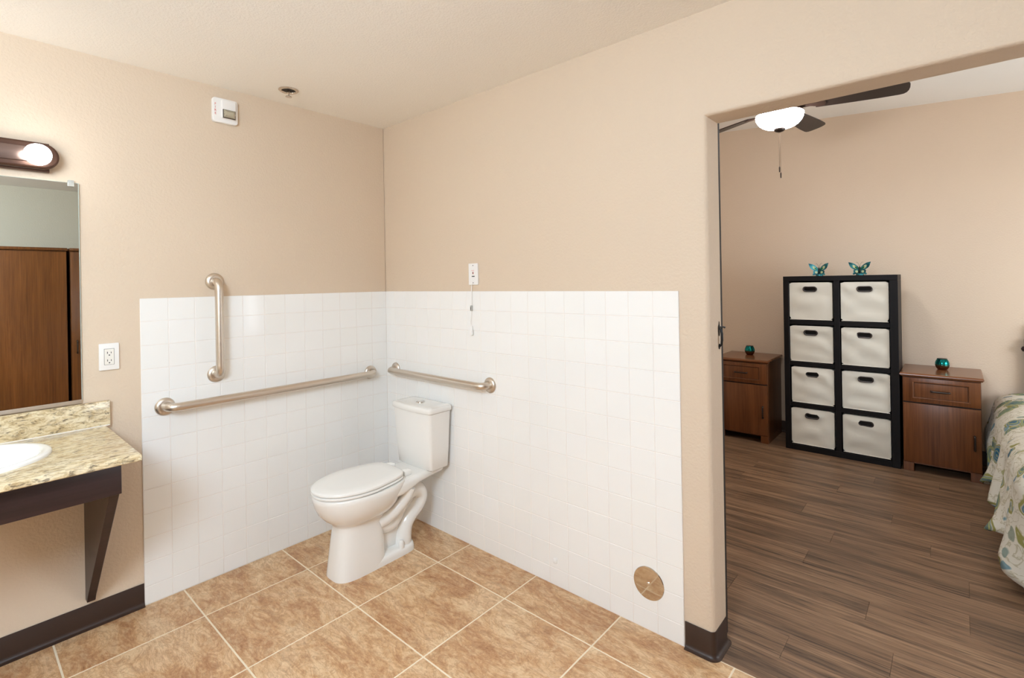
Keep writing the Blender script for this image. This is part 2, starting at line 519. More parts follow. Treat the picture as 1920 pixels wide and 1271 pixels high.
# --- wall tiles (left wall x=0, right wall y=0)
p = .108
ZT = 1.3726
zl = [ZT] + [ZT - .104 - p * k for k in range(12)] + [0.0015]
tj = .0018
yl = [-.002, -.107] + [-.107 - p * k for k in range(1, 12)]
xl = [.002] + [1.0694 - p * k for k in range(9, -1, -1)] + [1.0694 + p * k for k in range(1, 9)]
gr = B().box(-.004, .0012, yl[-1], 0, 0, ZT - .002).build('tile_bed', 'wall_grout', wl, 0)
gr2 = B().box(0, xl[-1], -.0012, .004, 0, ZT - .002).build('tile_bed', 'wall_grout', wr, 0)
rt = random.Random(3)
for j in range(len(zl) - 1):
    hh = zl[j] - zl[j + 1] - tj
    zc = (zl[j] + zl[j + 1]) / 2
    for i in range(len(yl) - 1):
        me = tile_mesh(yl[i] - yl[i + 1] - tj, hh, .0042, .0014, 'wall_tile', 'wall_tile', 0)
        o = link('wall_tile', me, None, wl, (-.0018 + rt.uniform(-.0003, .0003), (yl[i] + yl[i + 1]) / 2, zc))
        o.rotation_euler = (0, rt.uniform(-.0004, .0004), rt.uniform(-.0004, .0004))
    for i in range(len(xl) - 1):
        me = tile_mesh(xl[i + 1] - xl[i] - tj, hh, .0042, .0014, 'wall_tile', 'wall_tile', 1)
        o = link('wall_tile', me, None, wr, ((xl[i] + xl[i + 1]) / 2, .0018 + rt.uniform(-.0003, .0003), zc))
        o.rotation_euler = (rt.uniform(-.0004, .0004), 0, rt.uniform(-.0004, .0004))

# --- baseboards: rubber cove base
cove = [(0, .100), (.003, .1015), (.004, .100), (.004, .022), (.0065, .012), (.012, .006), (.019, .003), (.019, 0), (0, 0)]
b = B(); b.prism([(-.003 + u, 0) and (u - .003, v) for u, v in cove], 1, RY, yl[-1] - .001)
struct(b.build('baseboard_left', 'rubber_base', smooth=50))
# baseboard wrapping the rounded end of the wall
path = []
def off_pt(d):
    """plan outline of the wall end, offset outwards by d"""
    r = .018
    pts = [(xl[-1] + .003, .003 - d)]
    for k in range(9):
        a = -PI / 2 + PI / 2 * k / 8
        pts.append((XE - r + (r + d) * math.cos(a), .003 + r + (r + d) * math.sin(a)))
    for k in range(9):
        a = PI / 2 * k / 8
        pts.append((XE - .002 + (.002 + d) * math.cos(a), T - .002 + (.002 + d) * math.sin(a)))
    pts.append((BX0, T + d))
    return pts
b = B()
rings = []
prof2 = [(u, v) for u, v in cove]
outl = [off_pt(u) for u, v in prof2]
for k in range(len(outl[0])):
    rings.append([(outl[i][k][0], outl[i][k][1], prof2[i][1]) for i in range(len(prof2))])
b.loft(rings)
struct(b.build('baseboard_right', 'rubber_base', smooth=50))
b = B(); b.prism([(FY - u, v) for u, v in cove], 0, BX0, BX1)
struct(b.build('baseboard_far', 'rubber_base', smooth=50))
# sliding door parked behind the wall, only its dark leading edge shows
d1 = struct(B().box(1.02, XE - .007, T + .006, T + .042, .012, ZH + .035, .003).build('door_1', 'door_dark', smooth=30))
B().box(.95, XE - .02, T + .002, T + .05, ZH + .05, ZH + .09, .003).build('door_track', 'black_iron', d1)

# ------------------------------------------------------------------ vanity
CT = .838
vt = thing('vanity_counter', 'beige speckled granite countertop with backsplash on the left wall', 'countertop', (.29, -2.1, CT - .03))
# slab with an oval cut-out for the basin
def slab_with_hole(z0, z1, x0, x1, y0, y1, c, ax, ay, n=48):
    bm = bmesh.new()
    def outer(a):
        dx, dy = math.cos(a), math.sin(a)
        t = 1e9
        if dx > 1e-9: t = min(t, (x1 - c[0]) / dx)
        if dx < -1e-9: t = min(t, (x0 - c[0]) / dx)
        if dy > 1e-9: t = min(t, (y1 - c[1]) / dy)
        if dy < -1e-9: t = min(t, (y0 - c[1]) / dy)
        return (c[0] + dx * t, c[1] + dy * t)
    angs = sorted([2 * PI * k / n for k in range(n)] + [math.atan2(yy - c[1], xx - c[0]) % (2 * PI) for xx in (x0, x1) for yy in (y0, y1)])
    O = [outer(a) for a in angs]
    I = [(c[0] + ax * math.cos(a), c[1] + ay * math.sin(a)) for a in angs]
    rr = .006
    rings = [[(q[0], q[1], z1) for q in I]]
    def ins(q, d): return (min(max(q[0], x0 + d), x1 - d), min(max(q[1], y0 + d), y1 - d))
    rings.append([ins(q, rr) + (z1,) for q in O])
    rings.append([ins(q, rr * .3) + (z1 - rr * .3,) for q in O])
    rings.append([q + (z1 - rr,) for q in O])
    rings.append([q + (z0 + rr * .5,) for q in O])
    rings.append([ins(q, rr * .5) + (z0,) for q in O])
    rings.append([(q[0], q[1], z0) for q in I])
    bb = B(); bb.loft(rings + [rings[0]], (False, False))
    bmesh.ops.remove_doubles(bb.bm, verts=bb.bm.verts, dist=1e-5)
    return bb
SC = (.262, -1.862)
slab_with_hole(CT - .024, CT, .0, .588, -2.85, -1.421, SC, .185, .215).build('slab', 'granite', vt, 40)
B().box(-.003, .021, -2.85, -1.409, CT, CT + .104, .002).build('backsplash', 'granite', vt, 30)
B().box(.019, .0245, -2.85, -1.411, CT - .0005, CT + .0035).build('caulk_line', 'caulk', vt, 0)
sk = thing('sink_basin', 'white oval drop-in sink basin set in the granite counter', 'sink', (SC[0], SC[1], CT))
prf = [(1.0, 0.0), (1.0, .006), (.985, .011), (.955, .013), (.90, .011), (.86, .004), (.83, -.012), (.78, -.05), (.68, -.10), (.5, -.135), (.2, -.15), (.02, -.151)]
b = B()
b.loft([[(SC[0] + .212 * r * math.cos(2 * PI * k / 56), SC[1] + .242 * r * math.sin(2 * PI * k / 56), CT + z) for k in range(56)] for r, z in prf], (False, True))
b.build('basin', 'sink_porcelain', sk, 60)
B().lathe([(.022, -.1495), (.022, -.146), (.016, -.145), (.0, -.146)], (SC[0], SC[1], CT), 2, 20).build('drain', 'chrome', sk)
vs = thing('vanity_support', 'dark espresso wood apron and triangular bracket under the granite counter', 'bracket', (.26, -1.47, .124))
B().box(.502, .524, -2.83, -1.467, .697, CT - .025, .002).build('apron', 'espresso_wood', vs, 30)
B().box(.0, .502, -1.50, -1.467, .70, CT - .025, .002).build('side_rail', 'espresso_wood', vs, 30)
b = B(); b.prism([(-.003, .70), (-.003, .124), (.030, .124), (.045, .150), (.508, .70)], 1, -1.497, -1.469, .0015, 1)
b.build('bracket_panel', 'espresso_wood', vs, 30)

# mirror
mr = thing('wall_mirror', 'frameless rectangular mirror above the granite backsplash', 'mirror', (0, -2.1, .955))
B().box(.0005, .004, -2.75, -1.4995, .961, 1.857).build('mirror_pane', 'mirror_glass', mr, 0)
b = B(); b.box(-.002, .0042, -1.4995, -1.4965, .960, 1.858); b.box(-.002, .0042, -2.75, -1.4995, 1.8572, 1.8585)
b.build('bevelled_edge', 'mirror_edge', mr, 0)
B().box(-.003, .008, -2.75, -1.499, .945, .9605, .001).build('bottom_channel', 'brushed_steel', mr, 0)
B().box(-.003, .011, -1.532, -1.512, 1.842, 1.868, .002).build('clip', 'clear_plastic', mr)

# vanity light bar
vl = thing('vanity_light', 'bronze vanity light bar with glowing round bulb above the mirror', 'light fixture', (0, -1.9, 1.945))
ZL = 1.945
b = B(); b.prism([(-2.25, ZL - .058), (-1.588, ZL - .058), (-1.588, ZL + .056), (-2.25, ZL + .056)], 0, -.003, .024, .003, 1)
b.build('back_plate', 'bronze', vl, 30)
b = B(); b.prism(stadium(-1.902, ZL, .342, .052, 16), 0, .018, .052, .010, 3)
b.build('cover', 'bronze', vl, 40)
b = B(); b.prism(stadium(-1.902, ZL, .318, .029, 12), 0, .050, .058, .003, 2)
b.build('centre_band', 'bronze_band', vl, 40)
for yb in (-1.628, -1.898, -2.168):
    s = B().lathe([(.024, .05), (.026, .058), (.020, .063)], (0, yb, ZL - .006), 0, 20).build('socket', 'bronze_band', vl)
    R = .0410
    pr = [(.016, .060)] + [(R * math.sin(a), .094 - R * math.cos(a) * .95) for a in [.55 + (PI - .55) * k / 14 for k in range(15)]]
    B().lathe(pr, (0, yb, ZL - .006), 0, 28).build('bulb', 'bulb_glass', vl, 60)

# outlet
ol = thing('wall_outlet', 'white double socket outlet plate beside the mirror', 'outlet', (0, -1.4065, 1.127))
YO, ZO = -1.4065, 1.127
b = B(); b.prism(rrect(YO, ZO, .0345, .057, .003), 0, -.003, .006, .002, 2); b.build('cover_plate', 'white_plastic', ol, 40)
b = B(); b.prism(rrect(YO, ZO, .0175, .0345, .002), 0, .004, .0064); b.build('gap', 'slot_black', ol, 0)
rc = B(); rc.prism(rrect(YO, ZO, .0165, .0335, .002), 0, .004, .0078, .001, 1); rc = rc.build('receptacle', 'ivory_plastic', ol, 40)
for dz in (.0175, -.0155):
    for dy, hh in ((-.0063, .0045), (.0063, .0035)):
        B().box(.0074, .0080, YO + dy - .0011, YO + dy + .0011, ZO + dz - hh, ZO + dz + hh).build('slot', 'slot_black', rc, 0)
    B().lathe([(.0026, .0072), (.0026, .0080)], (0, YO, ZO + dz - .0105), 0, 10).build('ground_hole', 'slot_black', rc, 0)
for dz in (.047, -.047):
    B().lathe([(.0028, .005), (.0028, .0066), (.002, .007)], (0, YO, ZO + dz), 0, 10).build('screw', 'white_plastic', ol)

# fire strobe
fs = thing('fire_alarm', 'white fire alarm strobe with red lettering high on the left wall', 'fire alarm', (0, -.935, 2.232))
YA, ZA = -.935, 2.2925
b = B(); b.prism(rrect(YA, ZA, .058, .0605, .014), 0, -.003, .020, .004, 3); b.build('housing', 'white_plastic', fs, 40)
b = B(); b.prism(rrect(YA + .012, ZA + .006, .034, .047, .010), 0, .018, .034, .006, 3); b.build('raised_cover', 'white_plastic', fs, 40)
b = B()
b.loft([[(.030, YA + .012 + s * .0265, ZA - .0175 + t * .0195) for s, t in ((-1, -1), (1, -1), (1, 1), (-1, 1))],
        [(.041, YA + .012 + s * .025, ZA - .0175 + t * .018) for s, t in ((-1, -1), (1, -1), (1, 1), (-1, 1))],
        [(.047, YA + .012 + s * .017, ZA - .0175 + t * .008) for s, t in ((-1, -1), (1, -1), (1, 1), (-1, 1))]])
ln = b.build('strobe_lens', 'strobe_lens', fs, 20)
B().box(.0335, .0352, YA + .012 - .029, YA + .012 + .029, ZA - .0395, ZA + .0035).build('lens_surround', 'dark_nickel', ln, 0)
for ry in (-.013, .013):
    B().lathe([(.002, .036), (.011, .0395), (.0125, .0425), (.004, .0395)], (0, YA + .012 + ry, ZA - .0175), 0, 14).build('reflector', 'chrome', ln)
B().tube([(.040, YA + .012 - .02, ZA - .0185), (.040, YA + .012 + .02, ZA - .0165)], .0028, 8).build('flash_tube', 'white_plastic', ln)
def letters(txt, size, material, parent, mw, name='lettering'):
    cu = bpy.data.curves.new(name, 'FONT')
    cu.body = txt; cu.size = size; cu.align_x = 'CENTER'; cu.align_y = 'CENTER'; cu.extrude = .0003
    t = bpy.data.objects.new(name, cu)
    C.objects.link(t)
    dg = bpy.context.evaluated_depsgraph_get()
    me = bpy.data.meshes.new_from_object(t.evaluated_get(dg))
    bpy.data.objects.remove(t); bpy.data.curves.remove(cu)
    me.transform(Matrix.Translation(-wloc(parent)) @ mw)
    me.materials.clear()
    return link(name, me, material, parent)
FACE_X = Matrix(((0, 0, 1, 0), (1, 0, 0, 0), (0, 1, 0, 0), (0, 0, 0, 1)))     # text facing +x, reading towards +y
FACE_Y = Matrix(((1, 0, 0, 0), (0, 0, -1, 0), (0, 1, 0, 0), (0, 0, 0, 1)))    # text facing -y, reading towards +x
for k, ch in enumerate('FIRE'):
    letters(ch, .0155, 'red_ink', fs, Matrix.Translation((.0203, YA - .0455, ZA + .026 - .0155 * k)) @ FACE_X)

# sprinkler
sp = thing('fire_sprinkler', 'recessed metal fire sprinkler head in the bathroom ceiling', 'sprinkler', (.207, -.703, H))
c = (.207, -.703, H)
B().lathe([(.048, .0), (.048, -.003), (.043, -.007), (.034, -.006), (.031, -.001), (.031, .0)], c).build('escutcheon', 'polished_steel', sp, 50)
B().lathe([(.0315, -.0005), (.0315, -.0025)], c).build('recess', 'slot_black', sp)
b = B(); b.tube([(c[0], c[1], H), (c[0], c[1], H - .016)], .009, 12)
for s in (-1, 1): b.tube([(c[0] + s * .009, c[1] - s * .006, H - .004), (c[0] + s * .012, c[1] - s * .008, H - .018), (c[0], c[1], H - .034)], .0024, 8)
b.build('frame', 'chrome', sp)
B().lathe([(.003, -.030), (.015, -.034), (.016, -.036), (.0, -.037)], c, 2, 18).build('deflector', 'chrome', sp, 50)

# ------------------------------------------------------------------ grab bars
def grab_bar(label, a, bpt, out):
    """a, b: flange centres on the wall; out: direction off the wall"""
    a, bpt, out = Vector(a), Vector(bpt), Vector(out)
    t = thing('grab_bar', label, 'grab bar', (a + bpt) / 2, 'steel grab bars around the toilet')
    pts = fillet([a, a + out * .060, bpt + out * .060, bpt], .045, 8)
    B().tube(pts, .0188, 20).build('bar', 'brushed_steel', t, 50)
    ax = 0 if abs(out.x) > .5 else 1
    sg = out.x + out.y
    for q in (a, bpt):
        B().lathe([(.041, .0), (.041, sg * .003), (.039, sg * .008), (.032, sg * .013), (.021, sg * .016), (.019, sg * .015)], q, ax, 32).build('flange', 'brushed_steel', t, 50)
grab_bar('long brushed steel grab bar running horizontally along the left tiled wall', (.002, -1.207, .873), (.002, -.126, .873), (1, 0, 0))
grab_bar('short vertical brushed steel grab bar crossing the top of the tile', (.0, -.991, 1.445), (.0, -.991, .991), (1, 0, 0))
grab_bar('horizontal brushed steel grab bar on the wall above the toilet tank', (.100, -.002, .886), (.917, -.002, .884), (0, -1, 0))

# ------------------------------------------------------------------ emergency call station
cs = thing('call_station', 'small white emergency call plate with hanging pull cord on the right wall', 'call switch', (.807, 0, 1.463))
XC, ZC = .807, 1.463
b = B(); b.prism(rrect(XC, ZC, .0345, .057, .003), 1, .003, -.006, .002, 2); b.build('cover_plate', 'white_plastic', cs, 40)
B().box(XC - .0025, XC + .0030, -.0078, -.004, ZC + .000, ZC + .012, .0006).build('indicator', 'red_ink', cs)
B().box(XC - .0018, XC + .0022, -.0086, -.006, ZC + .001, ZC + .011, .0006).build('toggle', 'slot_black', cs)
B().box(XC - .009, XC + .012, -.0072, -.005, ZC - .0145, ZC - .0095, .0006).build('slot', 'slot_black', cs)
B().box(XC - .013, XC + .009, -.0064, -.005, ZC + .0185, ZC + .0200).build('printed_line', 'red_ink', cs)
for dz in (.046, -.046):
    B().lathe([(.0028, -.005), (.0028, -.0066), (.002, -.007)], (XC, 0, ZC + dz), 1, 10).build('screw', 'dark_nickel', cs)
pc = B().tube([(XC - .004, -.0066, ZC - .044), (XC - .006, -.010, ZC - .06), (.796, -.009, 1.30), (.794, -.009, 1.275)], .0013, 8).build('pull_cord', 'white_plastic', cs)
B().tube([(XC - .010, -.0066, ZC - .055), (XC - .0105, -.010, ZC - .075), (.794, -.009, 1.30)], .0009, 6).build('cord', 'white_plastic', pc)
B().box(.788, .799, -.014, -.004, 1.266, 1.296, .002).build('connector', 'clear_plastic', pc)
B().box(.7905, .7945, -.0148, -.013, 1.272, 1.288, .0006).build('connector_mark', 'dark_nickel', pc)
B().tube([(.7935, -.009, 1.267), (.791, -.010, 1.235), (.786, -.012, 1.205), (.793, -.011, 1.185)], .0013, 8).build('cord', 'white_plastic', pc)
B().lathe([(.0015, .030), (.005, .024), (.0085, .006), (.0095, -.014), (.0085, -.022), (.0, -.024)], (.795, -.012, 1.160), 2, 18).build('pull_knob', 'white_plastic', pc, 60)

# cleanout cover
cv = thing('cleanout_cover', 'round polished steel cleanout cover low on the right tiled wall', 'drain cover', (1.789, 0, .125))
c = (1.789, -.002, .191)
B().lathe([(.066, .002), (.066, -.002), (.0645, -.0042), (.055, -.0052), (.0, -.0056)], c, 1, 56).build('disc', 'polished_steel', cv, 25)
B().lathe([(.0075, -.005), (.0075, -.0066), (.005, -.0086), (.0, -.0088)], c, 1, 18).build('screw', 'chrome', cv, 40)
bp = thing('wall_bumper', 'tiny white bumper stuck to the right tiled wall near the floor', 'bumper', (1.32, -.002, .105))
b = B(); b.prism(rrect(1.32, .116, .010, .012, .005), 1, -.001, -.009, .003, 2); b.build('pad', 'wall_tile', bp, 50)

# handle on the jamb
YH = .106
ph = B().tube([(XE, YH, 1.222), (XE + .008, YH, 1.223), (XE + .011, YH, 1.205), (XE + .011, YH, 1.18), (XE + .009, YH, 1.163), (XE, YH, 1.153)], [.004, .0045, .005, .005, .0045, .004], 10).build('door_handle', 'black_iron', d1, 60)
ph['label'] = 'black iron pull handle'
b = B(); b.prism([(YH - .004, 1.196), (YH + .004, 1.196), (YH + .010, 1.215), (YH + .009, 1.232), (YH + .003, 1.240), (YH, 1.252), (YH - .003, 1.240), (YH - .009, 1.232), (YH - .010, 1.215)], 0, XE - .002, XE + .0025, .0008, 1)
b.build('back_plate', 'black_iron', ph, 30)
b = B(); b.prism([(YH - .003, 1.165), (YH + .003, 1.165), (YH + .008, 1.157), (YH + .006, 1.147), (YH, 1.144), (YH - .006, 1.147), (YH - .008, 1.157)], 0, XE - .002, XE + .0025, .0008, 1)
b.build('lower_plate', 'black_iron', ph, 30)
B().tube([(XE + .006, YH, 1.2295), (XE + .018, YH + .002, 1.2305), (XE + .023, YH + .003, 1.228)], [.0035, .003, .004], 8).build('thumb_latch', 'black_iron', ph, 60)

# ------------------------------------------------------------------ toilet
TX = .462
tl = thing('toilet', 'white two piece toilet with closed lid in the tiled corner', 'toilet', (TX, -.36, 0))
def egg(yf, yb, hw, z, k=44, fl=2.3, bl=2.6, split=.45):
    """egg-like plan outline: rounded front at yf, squarer back at yb"""
    ym = yb + (yf - yb) * split
    out = []
    for i in range(k):
        a = 2 * PI * i / k
        ca, sa = math.cos(a), math.sin(a)
        e = fl if sa < 0 else bl
        x = hw * math.copysign(abs(ca) ** (2 / e), ca)
        y = ym + (abs(ym - yf) * -1 if sa < 0 else (yb - ym)) * abs(sa) ** (2 / e)
        out.append((TX + x, y, z))
    return out
b = B()
# pedestal and bowl: one continuous surface
lv = [(-.658, -.385, .098, 0, 3.2, 4), (-.657, -.385, .098, .012, 3.2, 4), (-.650, -.390, .093, .07, 3.2, 4), (-.640, -.392, .087, .15, 3.2, 4),
      (-.632, -.392, .081, .215, 3.0, 4), (-.630, -.385, .080, .240, 2.8, 3.6), (-.634, -.375, .086, .252, 2.6, 3.2), (-.652, -.350, .108, .266, 2.4, 2.8),
      (-.678, -.325, .132, .287, 2.3, 2.6), (-.702, -.305, .152, .315, 2.2, 2.5), (-.717, -.290, .166, .350, 2.2, 2.5), (-.726, -.270, .174, .385, 2.2, 2.5),
      (-.728, -.262, .175, .402, 2.2, 2.5), (-.722, -.264, .171, .410, 2.2, 2.5)]
b.loft([egg(q[0], q[1], q[2], q[3], 48, q[4], q[5]) for q in lv])
b.build('bowl', 'porcelain', tl, 60)
# deck under the tank, narrowing down to the wall side
b = B()
def dk(y, hw, zb, zt, r=.02):
    pts = rrect(TX, (zb + zt) / 2, hw, (zt - zb) / 2, min(r, (zt - zb) / 2 - .001), 4)
    return [(x, y, z) for x, z in pts]
b.loft([dk(-.40, .150, .335, .404), dk(-.33, .146, .335, .405), dk(-.27, .138, .345, .405), dk(-.21, .126, .357, .405), (dk(-.13, .118, .365, .405)), dk(-.05, .112, .368, .405), dk(-.035, .108, .372, .401)])
b.build('deck', 'porcelain', tl, 60)
# foot flange behind the pedestal
b = B()
def ft(z, ins):
    return [(TX + s * (hw - ins), y, z) for hw, y, s in
            [(.098, -.50, 1), (.096, -.34, 1), (.094, -.27, 1), (.088, -.238, 1), (.078, -.220 - ins * .3, 1), (.056, -.206 - ins * .6, 1), (.025, -.200 - ins, 1), (.025, -.200 - ins, -1), (.056, -.206 - ins * .6, -1), (.078, -.220 - ins * .3, -1), (.088, -.238, -1), (.094, -.27, -1), (.096, -.34, -1), (.098, -.50, -1)]]
b.loft([ft(0, 0), ft(.020, .001), ft(.032, .005), ft(.039, .012), ft(.043, .024)])
b.build('foot', 'porcelain', tl, 60)
# trapway: the S-shaped channel behind the pedestal
path = [(-.44, .215), (-.40, .185), (-.36, .165), (-.322, .175), (-.285, .225), (-.250, .268), (-.200, .292), (-.158, .284), (-.138, .247), (-.160, .205), (-.205, .170), (-.240, .130), (-.255, .085), (-.260, .03)]
rad = [.05, .05, .05, .05, .050, .050, .051, .051, .050, .050, .050, .051, .053, .056]
def smooth_path(pts, rs, n=4):
    P = [Vector((0, a, c)) for a, c in pts]; out = []; ro = []
    for i in range(len(P) - 1):
        p0, p1, p2, p3 = P[max(i - 1, 0)], P[i], P[i + 1], P[min(i + 2, len(P) - 1)]
        for k in range(n):
            t = k / n
            out.append(.5 * ((2 * p1) + (p2 - p0) * t + (2 * p0 - 5 * p1 + 4 * p2 - p3) * t * t + (3 * p1 - p0 - 3 * p2 + p3) * t ** 3))
            ro.append(rs[i] * (1 - t) + rs[i + 1] * t)
    out.append(P[-1]); ro.append(rs[-1])
    return out, ro
pp, rr = smooth_path(path, rad)
b = B()
pts3 = [(TX, q.y, q.z) for q in pp]
b.tube(pts3, rr, 20)
for v in b.bm.verts:                                     # a little wider sideways than it is thick
    v.co.x = TX + (v.co.x - TX) * 1.45
b.build('trapway', 'porcelain', tl, 60)
# solid web between the two sides
b = B(); b.prism([(-.45, .02), (-.45, .36), (-.12, .36), (-.135, .25), (-.20, .12), (-.215, .02)], 0, TX - .035, TX + .035, .006, 2)
b.build('web', 'porcelain', tl, 40)
# side rib sweeping from the bowl down to the pedestal
b = B()
for s in (-1, 1):
    pr = [Vector((TX + s * x, y, z)) for x, y, z in ((.112, -.262, .350), (.104, -.275, .318), (.092, -.299, .280), (.078, -.335, .245), (.064, -.380, .218), (.052, -.42, .205))]
    b.tube(pr, [.026, .028, .030, .032, .034, .034], 14)
b.build('side_rib', 'porcelain', tl, 60)
for s in (-1, 1):
    B().lathe([(.0145, .036), (.0145, .046), (.013, .064), (.009, .073), (.0, .0755)], (TX + s * .078, -.302, 0), 2, 18).build('bolt_cap', 'seat_plastic', tl, 60)
# seat and lid
def seat_out(z, ins, zoff=0):
    out = []
    n = 56
    for i in range(n):
        a = 2 * PI * i / n
        ca, sa = math.cos(a), math.sin(a)
        if sa < 0:
            x = .168 * math.copysign(abs(ca) ** (2 / 2.15), ca); y = -.50 - .234 * abs(sa) ** (2 / 2.15)
        else:
            ss = abs(sa) ** (2 / 5.0); x = math.copysign(abs(ca) ** (2 / 5.0), ca) * (.168 - .034 * ss); y = -.50 + .212 * ss
        out.append((TX + x * (1 - ins / .168), -.50 + (y + .50) * (1 - ins / .23), z))
    return out
b = B(); b.loft([seat_out(.404, .016), seat_out(.434, .016)]); b.build('seat_gap_shade', 'seat_gap_grey', tl, 50)  # grey core painted as the shade in the gaps around the seat
b = B(); b.loft([seat_out(.414, .004), seat_out(.416, .001), seat_out(.423, .001), seat_out(.4255, .004)])
b.build('seat', 'seat_plastic', tl, 50)
b = B(); b.loft([seat_out(.4295, .005), seat_out(.431, .001), seat_out(.439, .000), seat_out(.4432, .003), seat_out(.4455, .010), seat_out(.4465, .06)])
b.build('lid', 'seat_plastic', tl, 50)
for s in (-1, 1):
    b = B(); b.prism(rrect(TX + s * .072, -.262, .022, .024, .008), 2, .404, .432, .005, 2); b.build('hinge', 'seat_plastic', tl, 50)
# tank
def tk(z, x0, x1, yf, yb, bow, r=.015):
    """tank outline with a gently bowed front"""
    base = rrect((x0 + x1) / 2, (yf + yb) / 2, (x1 - x0) / 2, (yb - yf) / 2, r, 5)
    cx = (x0 + x1) / 2; hw = (x1 - x0) / 2
    # extra points on the front edge
    out = []
    n = len(base)
    for i, q in enumerate(base):
        out.append(q)
        q2 = base[(i + 1) % n]
        if abs(q[1] - yf) < 1e-6 and abs(q2[1] - yf) < 1e-6 and abs(q2[0] - q[0]) > .05:
            for k in range(1, 8): out.append((q[0] + (q2[0] - q[0]) * k / 8, yf))
    return [(x, y - (bow * (1 - ((x - cx) / hw) ** 2) if y < yf + .03 else 0), z) for x, y in out]
XL0, XL1 = TX - .142, TX + .138
b = B()
b.loft([tk(.402, TX - .140, TX + .140, -.146, -.030, .008), tk(.408, TX - .147, TX + .147, -.152, -.026, .010), tk(.50, TX - .153, TX + .153, -.158, -.022, .012), tk(.62, TX - .160, TX + .160, -.163, -.020, .014), tk(.714, TX - .165, TX + .165, -.166, -.018, .015)])
b.build('tank', 'porcelain', tl, 50)
b = B(); b.loft([tk(.7145, TX - .160, TX + .160, -.162, -.018, .015), tk(.7175, TX - .160, TX + .160, -.162, -.018, .015)]); b.build('lid_seam', 'dark_nickel', tl, 50)
b = B()
b.loft([tk(.7165, TX - .170, TX + .170, -.172, -.014, .016), tk(.719, TX - .172, TX + .172, -.174, -.013, .016), tk(.738, TX - .172, TX + .172, -.174, -.013, .016), tk(.745, TX - .169, TX + .169, -.171, -.016, .016), tk(.7485, TX - .154, TX + .154, -.162, -.025, .016), tk(.7492, TX - .13, TX + .13, -.14, -.045, .014)])
b.build('tank_lid', 'porcelain', tl, 50)
fbn = B().lathe([(.026, .748), (.026, .7515), (.0245, .753), (.021, .7535), (.021, .7515), (.0, .7515)], (TX, -.10, 0), 2, 28).build('flush_ring', 'chrome', tl, 50)
for s in (-1, 1):
    b = B()
    pts = [(TX + s * (.0012 + .0185 * math.cos(-PI / 2 + PI * k / 10)), -.10 + .0185 * math.sin(-PI / 2 + PI * k / 10)) for k in range(11)]
    b.prism(pts, 2, .7512, .7545, .001, 1); b.build('flush_button', 'chrome', fbn, 40)

# ------------------------------------------------------------------ bedroom furniture
FYR = 2.745      # front plane of shelf and nightstands
# cube shelf
cu = thing('cube_shelf', 'black cube shelf, two columns by four rows, filled with fabric bins', 'shelf', (2.04, 2.90, 0))
SX0, SX1, SZ, SD = 1.662, 2.420, 1.424, .295
colx = [(1.702, 2.014), (2.060, 2.370)]
rowz = [(1.068, 1.382), (.7275, 1.030), (.3905, .6935), (.050, .3555)]
for x0, x1 in ((SX0, 1.702), (2.370, SX1)):
    b = B().box(x0, x1, FYR, FYR + SD, 0, SZ - .040, .0015, 1); b.build('side_panel', 'black_laminate', cu, 30)
B().box(SX0, SX1, FYR, FYR + SD, SZ - .040, SZ, .0015, 1).build('top_panel', 'black_laminate', cu, 30)
B().box(1.702, 2.370, FYR + .001, FYR + SD, 0, .046, .0015, 1).build('bottom_panel', 'black_laminate', cu, 30)
B().box(2.018, 2.056, FYR + .002, FYR + SD, .046, SZ - .040, .0015, 1).build('upright', 'black_laminate', cu, 30)
for (x0, x1) in ((1.702, 2.018), (2.056, 2.370)):
    for k in range(3):
        zb, zt_ = rowz[k + 1][1], rowz[k][0]
        B().box(x0, x1, FYR + .003, FYR + SD, zb + .001, zt_ - .003, .0015, 1).build('shelf_board', 'black_laminate', cu, 30)
B().box(1.702, 2.370, FYR + SD - .006, FYR + SD - .001, .046, SZ - .040).build('back_panel', 'black_edge', cu, 0)

